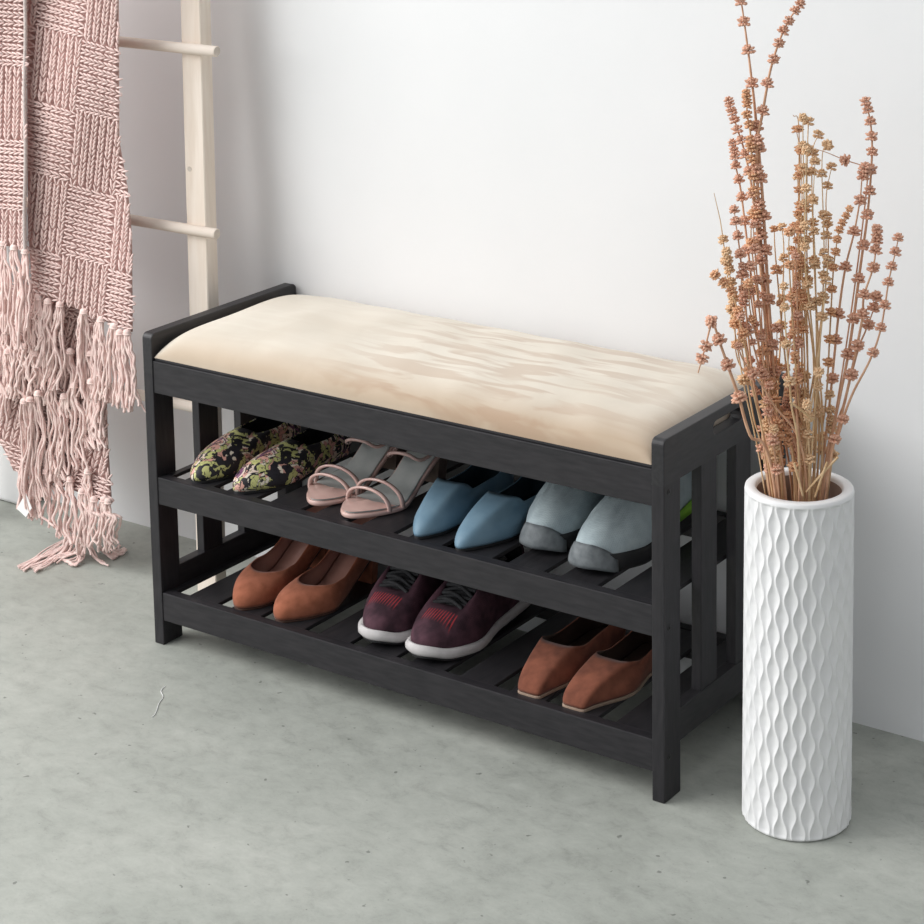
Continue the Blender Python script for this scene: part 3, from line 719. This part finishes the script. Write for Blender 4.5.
stem([(728,99),(733,115),(737,128),(744,150),(752,190),(762,280),(770,400),(777,486)], H([101,107,112,120,130,141,155,172,195,225,262],.75,1.0), 0, 'dried stem with close-set whorls leaning left, just beside the two tallest stems', .0013, -.01, .03)
stem([(746,92),(747,100),(747,115),(750,130),(752,160),(758,240),(768,360),(774,486)], H([93,98,105,115,125,140,148,160,175,192,214],.72,1.05), 1, 'straight tan stem with a column of whorls between the two tallest stems', .0013, .01, .0)
stem([(732,141),(734,150),(736,167),(741,192),(748,250),(757,330),(765,410),(771,486)], H([143,150,157,166,180,198,221,250,290],.72,1.0), 0, 'slim stem with tightly beaded tip, left of the tallest cluster', .0013, .02, .03)
stem([(734,209),(736,225),(739,245),(745,300),(752,370),(762,430),(769,486)], H([210,222,236,255,275,296,330],.8,1.0), 0, 'short russet stem ending level with the middle of the bundle, far left side', .0012, -.02, -.02)
stem([(714,193),(717,206),(721,225),(725,255),(733,320),(745,390),(764,486)], H([240,262,285,310,345,380],.8,.9), 2, 'thin straw stem with a long bare needle tip on the left', .0008, .0, -.03)
stem([(714,274),(724,283),(732,292),(742,330),(752,385),(767,486)], H([275,283,292,312,335,372],.85,1.0), 1, 'tan stem with its top bent over to the left, low on the left side', .0012, -.03, -.04)
stem([(698,373),(705,348),(710,328),(713,322),(719,340),(728,366),(739,398),(750,435),(765,486)], [((700,358),1.0),((705,345),1.0),((711,320),1.0),(((719.5),340),1.1),((728,365),1.1),((739,398),1.15),((757,455),.8)], 0, 'stem broken over into a drooping hook at the far left of the bundle', .0017, -.04, -.05)
stem([(726,250),(728,262),(732,290),(742,350),(753,415),(768,486)], H([252,260,270,283,300,318,345,380],.8,.95), 2, 'straw-coloured stem with small pale whorls leaning left', .001, .01, -.03)
stem([(865,98),(868,110),(871,127),(872,155),(868,210),(860,270),(849,350),(833,430),(823,486)], H([102,110,122,137,153,170,191,215,245,279,320,355],.85,1.05), 0, 'tall stem on the right with evenly spaced whorls and a hooked tip', .0015, .0, .02)
stem([(866,166),(862,180),(860,200),(854,233),(845,270),(838,320),(830,400),(820,486)], H([168,176,201,232,268,314,340,380],1.0,1.0), 0, 'stem leaning right just inside the tallest right-hand stem', .0013, .02, .0)
stem([(899,234),(896,250),(889,280),(881,328),(870,360),(852,395),(840,430),(827,486)], H([238,252,267,283,306,328,353,420,440],.85,.9), 0, 'outermost right stem, bowing out to the right with small dark whorls', .0013, -.02, -.02)
stem([(877,226),(877,240),(873,268),(864,296),(862,320),(852,370),(838,430),(824,486)], H([229,234,241,250,268,295,315,346,376],.85,1.1), 0, 'stem with a clustered dark tip between the right-hand stems', .0015, .0, -.01)
stem([(877,294),(874,308),(866,330),(858,350),(845,400),(822,486)], H([297,308,325],1.0,1.0), 0, 'short right-leaning side stem tipped by three whorls', .0012, .02, .01)
stem([(850,208),(847,214),(840,228),(836,248),(833,275),(830,330),(826,400),(816,486)], H([209,216,223,230,240,252,268,290,312,340,362],.6,.9), 1, 'tan stem with a curved tapering tip of tiny whorls, right of centre', .001, .02, -.02)
stem([(816,149),(828,153),(845,160),(866,167),(868,172),(862,230),(850,320),(836,410),(822,486)], [((846,159),.95)], 0, 'bare twig end lying crosswise between the centre and right stems', .0009, .02, .02)
# centre straw bundle
cen = [((793,115),(799,131)),((803,116),(803,140)),((812,120),(808,131)),((819,133),(812,160)),((796,128),(800,160)),((829,143),(822,160)),((806,148),(806,190)),
       ((832,165),(826,200)),((801,150),(802,200)),((815,160),(813,210)),((797,175),(801,230)),((827,214),(826,250))]
clab = ['pale straw stem of the centre clump with a bare needle tip', 'pale straw stem of the centre clump with a star-shaped top whorl', 'pale straw stem, topmost on the right of the centre clump']
for i, (a, b) in enumerate(cen):
    x1 = b[0]; xr = 799+ (i*7 % 24)
    vs = []; v = a[1]+(14 if i == 0 else 2)
    while v < 330: vs.append(v); v += random.uniform(18, 44)
    stem([a, b, (x1+(2 if i % 2 else -1), 260), ((x1+xr)/2+3, 360), (xr, 486)], H(vs, random.uniform(.7, .9), .85), 2 if i % 4 else 1,
         clab[i] if i < 3 else 'pale straw dried stem in the upright clump at the centre of the vase', .0010, random.uniform(-.035, .03), random.uniform(-.05, .05), group=GRP)
# dense left-centre filler
for i in range(20):
    rnd = random.Random(100+i)
    tx = rnd.uniform(738, 800); tv = rnd.uniform(200, 340); bx = rnd.uniform(767, 812)
    vs = []; v = tv+2
    while v < 400: vs.append(v); v += rnd.uniform(22, 44)
    tx = tx if tv < 260 else tx-5
    stem([(tx, tv), (tx+rnd.uniform(-1, 4), tv+40), ((tx*.55+bx*.45), 400), (bx, 486)], [(q_, rnd.uniform(.6, .98)) for q_ in vs], rnd.choice([0, 0, 1, 1, 2]),
         'rust or tan dried stem crowded in the dense left-hand middle of the bundle', .0012, rnd.uniform(-.035, .035), rnd.uniform(-.06, .06))
# low filler with broken bits
for i in range(16):
    rnd = random.Random(300+i)
    tx = rnd.uniform(760, 832); tv = rnd.uniform(350, 430); bx = 770+ (tx-760)*.85
    vs = [tv+2+k*rnd.uniform(11, 20) for k in range(6)]
    stem([(tx, tv), (tx+rnd.uniform(-3, 3), tv+30), (bx, 486)], H([v for v in vs if v < 470], .8, .95), rnd.choice([0, 1, 2, 2]),
         'short dried stem low in the bundle just above the vase rim', .0011, rnd.uniform(-.035, .04), rnd.uniform(-.05, .05))
# loose snapped straws lying across the bundle near the rim
for k, (a, b, lb) in enumerate([((790,402),(813,420),'snapped straw piece lying across the stems, halfway down'), ((838,457),(806,492),'snapped straw piece poking up right at the vase rim'), ((827,462),(815,497),'shorter snapped straw piece beside the rim, standing steeply'), ((794,463),(803,496),'snapped straw piece at the front of the vase rim, leaning left')]):
    p, q = px(*a, -.04), px(*b, -.036)
    mb = MB(); mb.tube([p, (p+q)/2+Vector((0, 0, .001)), q], [.0015, .0016, .0013], 7)
    tag(mb.obj('straw_piece', [STEMS[2]]), lb, 'dried flower', 'snapped straw pieces in the vase')

# ------------------------------------------------------------------ ladder
lad = thing('blanket_ladder', 'pale wooden ladder leaning on the white wall behind the pink throw', 'ladder', (-.25, .19, 0))
def L_(o): o.parent = lad; o.matrix_parent_inverse = Matrix.Translation((.25, -.19, 0)); return o
# right rail: near right edge through picture points
E0 = on(216.3, 596, 2, 0); yb = E0.y
slope = .045
def edge_at(u, v):   # point of ray on the leaning plane y = yb + slope*z
    r = RR*((u-CX)/F) + RD*((v-CY)/F) + RF
    n = Vector((0, 1, -slope)); d = yb
    return CAM + r*((d-CAM.dot(n))/r.dot(n))
ETOP = edge_at(199.5, 0)
dv = (ETOP-E0)/(ETOP.z-E0.z)
def rail(p0, sgn, name):
    zt = 1.72; w, dp = .042, .027; rows = []
    d = Vector((dv.x*sgn, dv.y, 1)); 
    def ring(z):
        c = p0+d*z; x0 = c.x if sgn > 0 else c.x
        b = .0015
        xs = (c.x-w, c.x); ys = (c.y, c.y+dp)
        return [Vector(q+(z,)) for q in ((xs[0]+b, ys[0]), (xs[1]-b, ys[0]), (xs[1], ys[0]+b), (xs[1], ys[1]-b), (xs[1]-b, ys[1]), (xs[0]+b, ys[1]), (xs[0], ys[1]-b), (xs[0], ys[0]+b))]
    R0, R1 = ring(0), ring(zt)
    mb = MB(); mb.grid([R0, R1], True); mb.fan(R0, 0); mb.fan(R1, 0, True)
    ob = mb.obj(name, [PINE], None, smooth=False); fixn(ob); return L_(ob)
E0v = Vector((E0.x, E0.y, 0))
rr_ = rail(E0v, 1, 'rail')
LW = .60
rl_ = rail(E0v+Vector((-LW, 0, 0)), -1, 'rail')
def rung(u, v, vz=None):
    c = edge_at(u, v)
    z = c.z; y = yb+slope*z-.0070
    xr = on(217, v, 1, y).x; xl = E0.x-LW-.055-dv.x*z
    rr = .0088
    mb = MB(); n = 20; rows = []
    for x, r in ((xl, rr-.001), (xl+.001, rr), (xr-.0012, rr), (xr, rr-.0012)):
        rows.append([Vector((x, y+r*math.cos(2*PI*k/n), z+r*math.sin(2*PI*k/n))) for k in range(n)])
    mb.grid(rows, True); mb.fan(rows[0], 1); mb.fan(rows[-1], 1, True)
    ob = mb.obj('rung', [PINEX, ENDG]); fixn(ob); return L_(ob), z
_, za = rung(211, 50); _, zb_ = rung(213, 232)
dz = za-zb_
def rung_z(z):
    y = yb+slope*z-.0070; xr = E0.x+dv.x*z+.012; xl = E0.x-LW-.055-dv.x*z; rr = .0088; n = 20; rows = []
    for x, r in ((xl, rr-.001), (xl+.001, rr), (xr-.0012, rr), (xr, rr-.0012)):
        rows.append([Vector((x, y+r*math.cos(2*PI*k/n), z+r*math.sin(2*PI*k/n))) for k in range(n)])
    mb = MB(); mb.grid(rows, True); mb.fan(rows[0], 1); mb.fan(rows[-1], 1, True)
    L_(fixn(mb.obj('rung', [PINEX, ENDG])))
rung_z(za+dz); rung_z(zb_-dz) if zb_-dz > .05 else None
c = edge_at(189.6, 169); mb = MB()
mb.tube([c+Vector((0, .002, 0)), c+Vector((0, -.0008, 0))], .0042, 14); L_(fixn(mb.obj('wooden_plug', [ENDG])))

# ------------------------------------------------------------------ knitted throw
throw = thing('knitted_throw', 'dusty pink chunky basket-knit throw with long fringes draped over the ladder', 'blanket', (-.3, .15, 0))
def TH(o): o.parent = throw; o.matrix_parent_inverse = Matrix.Translation((.3, -.15, 0)); return o
def ybl(v, layer):    # distance plane of each layer as it hangs
    return {'A': .135, 'B': .105, 'C': .160, 'D': .172}[layer]
def wpt(u, v, layer, off=0):
    y = ybl(v, layer)+.006*math.sin(u*.055+v*.010)+.004*math.sin(v*.03+u*.02)+off
    if layer == 'C': y += .02*max(0, (v-380)/180)
    return on(u, v, 1, y)
FWD = Vector((RF.x, RF.y, 0)).normalized()
def knit(name, left, right, layer, v0, v1, org, e1, e2, ncab_v=6, ncab_h=9, par=0):
    """left/right: picture outline tables (v->u); lattice origin and vectors in the same units"""
    mb = MB()
    # ground fabric
    nv = int((v1(0)-v0(0))/6)+2; nu = 24; rows = []
    for i in range(nv+1):
        row = []
        for j in range(nu+1):
            t = j/nu; a0, b0 = v0(t), v1(t); v = a0+(b0-a0)*i/nv
            u = interpL(left, v)*(1-t)+interpL(right, v)*t
            row.append(wpt(u, v, layer, .0035))
        rows.append(row)
    g = MB(); g.grid(rows); gb = g.obj('knit_ground', [YARNB]); TH(gb)
    so = gb.modifiers.new('thickness', 'SOLIDIFY'); so.thickness = .004; so.offset = 0
    det = e1[0]*e2[1]-e1[1]*e2[0]
    umin = min(u for _, u in left)-5; umax = max(u for _, u in right)+5; vmin = min(v0(0), v0(1)); vmax = max(v1(0), v1(1))
    cs = [((u-org[0])*e2[1]-(v-org[1])*e2[0])/det for u in (umin, umax) for v in (vmin, vmax)]
    ds = [(e1[0]*(v-org[1])-e1[1]*(u-org[0]))/det for u in (umin, umax) for v in (vmin, vmax)]
    def inside(u, v):
        if not (interpL(left, v)-1 <= u <= interpL(right, v)+1): return False
        t = (u-interpL(left, v))/max(1e-3, interpL(right, v)-interpL(left, v))
        return v0(t)-1 <= v <= v1(t)+1
    rnd = random.Random(5)
    def bulge(a): return -.0035*math.sin(PI*max(0, min(1, a)))**.5
    def stitch(pa, pb, ba, r):
        # leaf-shaped yarn loop limb between lattice points
        pts = []
        for k in range(5):
            t = k/4; q = (pa[0]+(pb[0]-pa[0])*t, pa[1]+(pb[1]-pa[1])*t)
            u = org[0]+q[0]*e1[0]+q[1]*e2[0]; v = org[1]+q[0]*e1[1]+q[1]*e2[1]
            if k == 2 and not inside(u, v): return
            pts.append(wpt(u, v, layer, ba-.0022*math.sin(PI*t)))
        if len(pts) == 5: mb.tube(pts, [r*.55, r, r*1.08, r, r*.5], 5)
    for i in range(math.floor(min(cs))-1, math.ceil(max(cs))+1):
        for j in range(math.floor(min(ds))-1, math.ceil(max(ds))+1):
            vert = (i+j+par) % 2 == 0
            nc = ncab_v if vert else ncab_h; ns = 15 if vert else 10
            for c_ in range(nc):
                for s_ in range(ns):
                    j1 = rnd.uniform(-.015, .015)
                    a0, a1, am = (c_+.13+rnd.uniform(-.04, .04))/nc, (c_+.87+rnd.uniform(-.04, .04))/nc, (c_+.5)/nc
                    b0, b1 = (s_-.3)/ns+j1, (s_+1.15)/ns+j1
                    rr = rnd.uniform(.0015, .0019) if vert else rnd.uniform(.0014, .0018)
                    for aa in (a0, a1):
                        if vert: stitch((i+aa, j+b0), (i+am+(aa-am)*.12, j+b1), -.0035, rr)
                        else: stitch((i+b0, j+aa), (i+b1, j+am+(aa-am)*.12), -.0025, rr)
    if mb.v: TH(mb.obj('knit_stitches', [YARN]))
def interpL(tab, s):
    if s <= tab[0][0]: return tab[0][1]
    for (a, x), (b, y) in zip(tab, tab[1:]):
        if s <= b: return x+(y-x)*(s-a)/(b-a)
    return tab[-1][1]
# front drop
knit('A', [(-150, 27), (230, 29), (300, 34)], [(-150, 116), (0, 118), (140, 118.5), (190, 127), (235, 131), (335, 132)], 'A', lambda t: -150, lambda t: 290+42*t, (36, 26), (47, 13), (-7, 72))
# left drop, nearer
knit('B', [(-150, -70), (260, -70)], [(-150, 24), (260, 25)], 'B', lambda t: -150, lambda t: 236+12*t, (-12, 65), (50, 4), (-2, 72))
# hidden lower drop
knit('C', [(280, -70), (400, -30), (430, -6), (455, 8), (490, 22), (512, 34), (560, 60)], [(280, 100), (400, 106), (440, 107), (500, 111), (520, 114)], 'C', lambda t: 285, lambda t: 470+34*t, (20, 300), (48, 18), (-18, 66), par=1)
# edge cord of the nearer drop
mb = MB(); tp = [wpt(25+.6*math.sin(v*.05), v, 'B', -.004) for v in range(-150, 252, 5)]; mb.tube(tp, .0032, 7)
TH(mb.obj('edge_cord', [CORD]))
def tassel(pts, layer, w=9, n=11, seed=0, off=0, spread=1.6, curl=0, knot=True, yo=None, name='fringe_tassel'):
    """strands following picture points; w = half width; ends fan out"""
    rnd = random.Random(seed); mb = MB()
    n = max(6, int(n*.66))
    for s in range(n):
        a = -1+2*(s+.5)/n+rnd.uniform(-.15, .15); ph = rnd.uniform(0, 6.3); dpt = rnd.uniform(-.007, .007); ln = rnd.uniform(.86, 1.02)
        P = []
        m = len(pts)
        for i, (u, v) in enumerate(pts):
            t = i/(m-1); k = min(.85, .28+t*.8)
            uu = u+a*w*k+ (2.2*math.sin(ph+t*7)+1.3*math.sin(ph*2+t*15))*min(1, t*2)
            if i == m-1: vv = pts[i-1][1]+(v-pts[i-1][1])*(ln if rnd.random() < .8 else .75); uu += curl*rnd.uniform(-1, 1)
            else: vv = v+rnd.uniform(-1.5, 1.5)
            o_ = off+dpt*min(1, .3+t)
            if yo is not None: o_ += yo[i]
            P.append(wpt(uu, vv, layer, o_))
        Q = catmull(P, 6); f1, f2 = rnd.uniform(.9, 1.6), rnd.uniform(.9, 1.6)
        for i_, q in enumerate(Q):
            e_ = min(1, i_/8)*.0011; q.x += e_*math.sin(ph*3+i_*f1); q.y += e_*math.cos(ph*5+i_*f2); q.z = max(q.z+e_*.4*math.sin(i_*f2), .0022)
        mb.tube(Q, rnd.uniform(.0018, .0026), 6)
    if knot:
        u, v = pts[0]; c = wpt(u, v+1, layer, off-.003)
        mb.sph(c, .006, 8, 6, sc=(1.25, 1, .9)); mb.tube([c+Vector((.0065*math.cos(k*PI/5), .0055*math.sin(k*PI/5), -.003)) for k in range(11)], .0016, 5)
    ob = mb.obj(name, [YARNF]); return TH(ob)
# tassels of the front drop
for k, (u, v, u2, v2) in enumerate([(38,296,36,352),(48,300,44,368),(60,303,52,392),(84,310,84,398),(101,318,98,402),(114,325,112,404),(127,331,133,412),(120,331,122,408)]):
    tassel([(u,v),(u-1,v+14),((u+u2)/2-1,v+(v2-v)*.4),((u+u2)/2+1,v+(v2-v)*.7),(u2,v2)], 'A', 9.5, 15, 40+k, off=-.002, curl=4)
# tassels of the nearer drop
for k, (u, v, u2, v2) in enumerate([(-14,238,-12,330),(3,242,4,335),(14,246,16,352),(25,250,22,334)]):
    tassel([(u,v),(u,v+14),(u2+1,v+(v2-v)*.4),((u+u2)/2-1,v+(v2-v)*.7),(u2,v2)], 'B', 7.5, 13, 60+k, off=0, curl=3)
# middle tiers
tier = [(-6,320,-2,400),(6,330,6,395),(18,335,14,400),(28,322,26,392),(36,352,38,410),(24,345,22,400),(8,350,2,420),(46,345,44,405),(70,350,72,420),(90,352,90,425)]
for k, (u, v, u2, v2) in enumerate(tier):
    tassel([(u,v),(u-1,v+12),((u+u2)/2+2,v+(v2-v)*.4),((u+u2)/2-1,v+(v2-v)*.7),(u2,v2)], 'C', 8, 12, 80+k, off=-.016, curl=4)
tier = [(30,398,24,512),(38,392,44,500),(52,386,58,482),(74,384,80,470),(91,380,95,450),(24,400,34,520),(64,395,62,476),(100,372,98,440)]
for k, (u, v, u2, v2) in enumerate(tier):
    tassel([(u,v),(u-1,v+14),((u+u2)/2+1,v+(v2-v)*.4),((u+u2)/2-2,v+(v2-v)*.7),(u2,v2)], 'C', 8.5, 14, 110+k, off=-.020, curl=4)
# lowest tier hanging to the floor
tier = [(70,478,72,545),(82,490,84,555),(94,498,96,548),(108,500,114,545),(104,498,108,552),(58,470,62,538),(46,470,52,528),(32,480,34,518),(88,470,86,540)]
for k, (u, v, u2, v2) in enumerate(tier):
    tassel([(u,v),(u-1,v+12),((u+u2)/2+2,v+(v2-v)*.4),((u+u2)/2-1,v+(v2-v)*.75),(u2,v2)], 'C', 7.5, 12, 140+k, off=-.012, curl=6)
# strands lying on the floor
def floor_tassel(pts, w, n, seed):
    rnd = random.Random(seed); mb = MB()
    for s in range(n):
        a = -1+2*(s+.5)/n+rnd.uniform(-.2, .2); ph = rnd.uniform(0, 6.3); P = []; m = len(pts)
        for i, (u, v, z) in enumerate(pts):
            t = i/(m-1); uu = u+a*w*(.5+t*.5)*.5+1.5*math.sin(ph+t*7); vv = v+a*w*.35*(.6+t*.4)+1.2*math.cos(ph+t*6)
            P.append(on(uu, vv, 2, max(.0022+rnd.uniform(0, .003), z+rnd.uniform(-.2, .2)*z)))
        Q = catmull(P, 5)
        for q in Q: q.z = max(q.z, .0022)
        mb.tube(Q, rnd.uniform(.0015, .0019), 5)
    return TH(mb.obj('fringe_tassel', [YARNF]))
for k, (pts, w, n) in enumerate([
    ([(72,538,.020),(64,544,.010),(50,552,.006),(36,560,.004),(20,568,.003)], 7, 9),
    ([(72,540,.022),(66,550,.010),(56,556,.006),(44,563,.004),(32,569,.003)], 6, 8),
    ([(80,545,.020),(74,552,.010),(62,556,.006),(52,560,.003)], 7, 8),
    ([(82,545,.022),(80,556,.008),(74,563,.004),(66,562,.003)], 7, 9),
    ([(88,540,.024),(92,552,.008),(98,560,.004),(104,562,.003)], 8, 9),
    ([(108,542,.022),(112,550,.008),(118,552,.004),(124,548,.003)], 8, 10),
    ([(98,545,.022),(104,552,.008),(110,556,.004),(114,554,.003)], 7, 9)]):
    floor_tassel(pts, w, n, 200+k)
# sewn label
c0 = on(27, 491, 1, .150); P = [on(u, v, 1, .150) for u, v in ((26,493),(32,508),(26,517),(17,508.5))]
ob = mesh_obj('care_label', P, [(0, 1, 2, 3)], [PAPER], None, False); so = ob.modifiers.new('thickness', 'SOLIDIFY'); so.thickness = .0006
TH(ob); ob['label'] = 'white satin label'

# short white thread on the floor
mb = MB(); mb.tube([on(u, v, 2, .0009) for u, v in catmull2] if False else [Vector((q.x, q.y, .0009)) for q in catmull([on(u, v, 2, .0009) for u, v in ((165,686),(161,691),(163,697),(159,703),(157,709),(155,714),(152,717))], 6)],   .0005, 5)
tag(mb.obj('thread', [PAPER]), 'short curl of white thread on the concrete floor left of the bench front', 'thread')

# ------------------------------------------------------------------ light
w = bpy.data.worlds.new('world'); scn.world = w; w.use_nodes = True
nt = w.node_tree; bg = nt.nodes['Background']
# soft room light: brighter towards the window side, dimmer towards the far side of the room
tc = nt.nodes.new('ShaderNodeTexCoord'); dp = nt.nodes.new('ShaderNodeVectorMath'); dp.operation = 'DOT_PRODUCT'
dp.inputs[1].default_value = Vector((-.75, -.25, .6)).normalized(); nt.links.new(tc.outputs['Generated'], dp.inputs[0])
mr = nt.nodes.new('ShaderNodeMapRange'); mr.inputs['From Min'].default_value = -.8; mr.inputs['From Max'].default_value = .9; mr.inputs['To Min'].default_value = .06; mr.inputs['To Max'].default_value = 1.15
nt.links.new(dp.outputs['Value'], mr.inputs['Value']); nt.links.new(mr.outputs['Result'], bg.inputs['Strength'])
bg.inputs['Color'].default_value = (.95, .975, 1, 1)
def area(name, loc, target, sx, sy, power, color):
    ld = bpy.data.lights.new(name, 'AREA'); ld.shape = 'RECTANGLE'; ld.size = sx; ld.size_y = sy; ld.energy = power; ld.color = color
    lo = bpy.data.objects.new(name, ld); col.objects.link(lo); lo.location = loc
    lo.rotation_euler = (Vector(target)-Vector(loc)).to_track_quat('-Z', 'Y').to_euler(); return lo
area('window_daylight', (-1.75, -1.75, 2.3), (.3, .2, .4), 3.0, 2.4, 126, (1, .985, .965))
vs = scn.view_settings
vs.view_transform = 'Standard'; vs.look = 'None'; vs.exposure = -.1; vs.gamma = 1; vs.use_curve_mapping = False
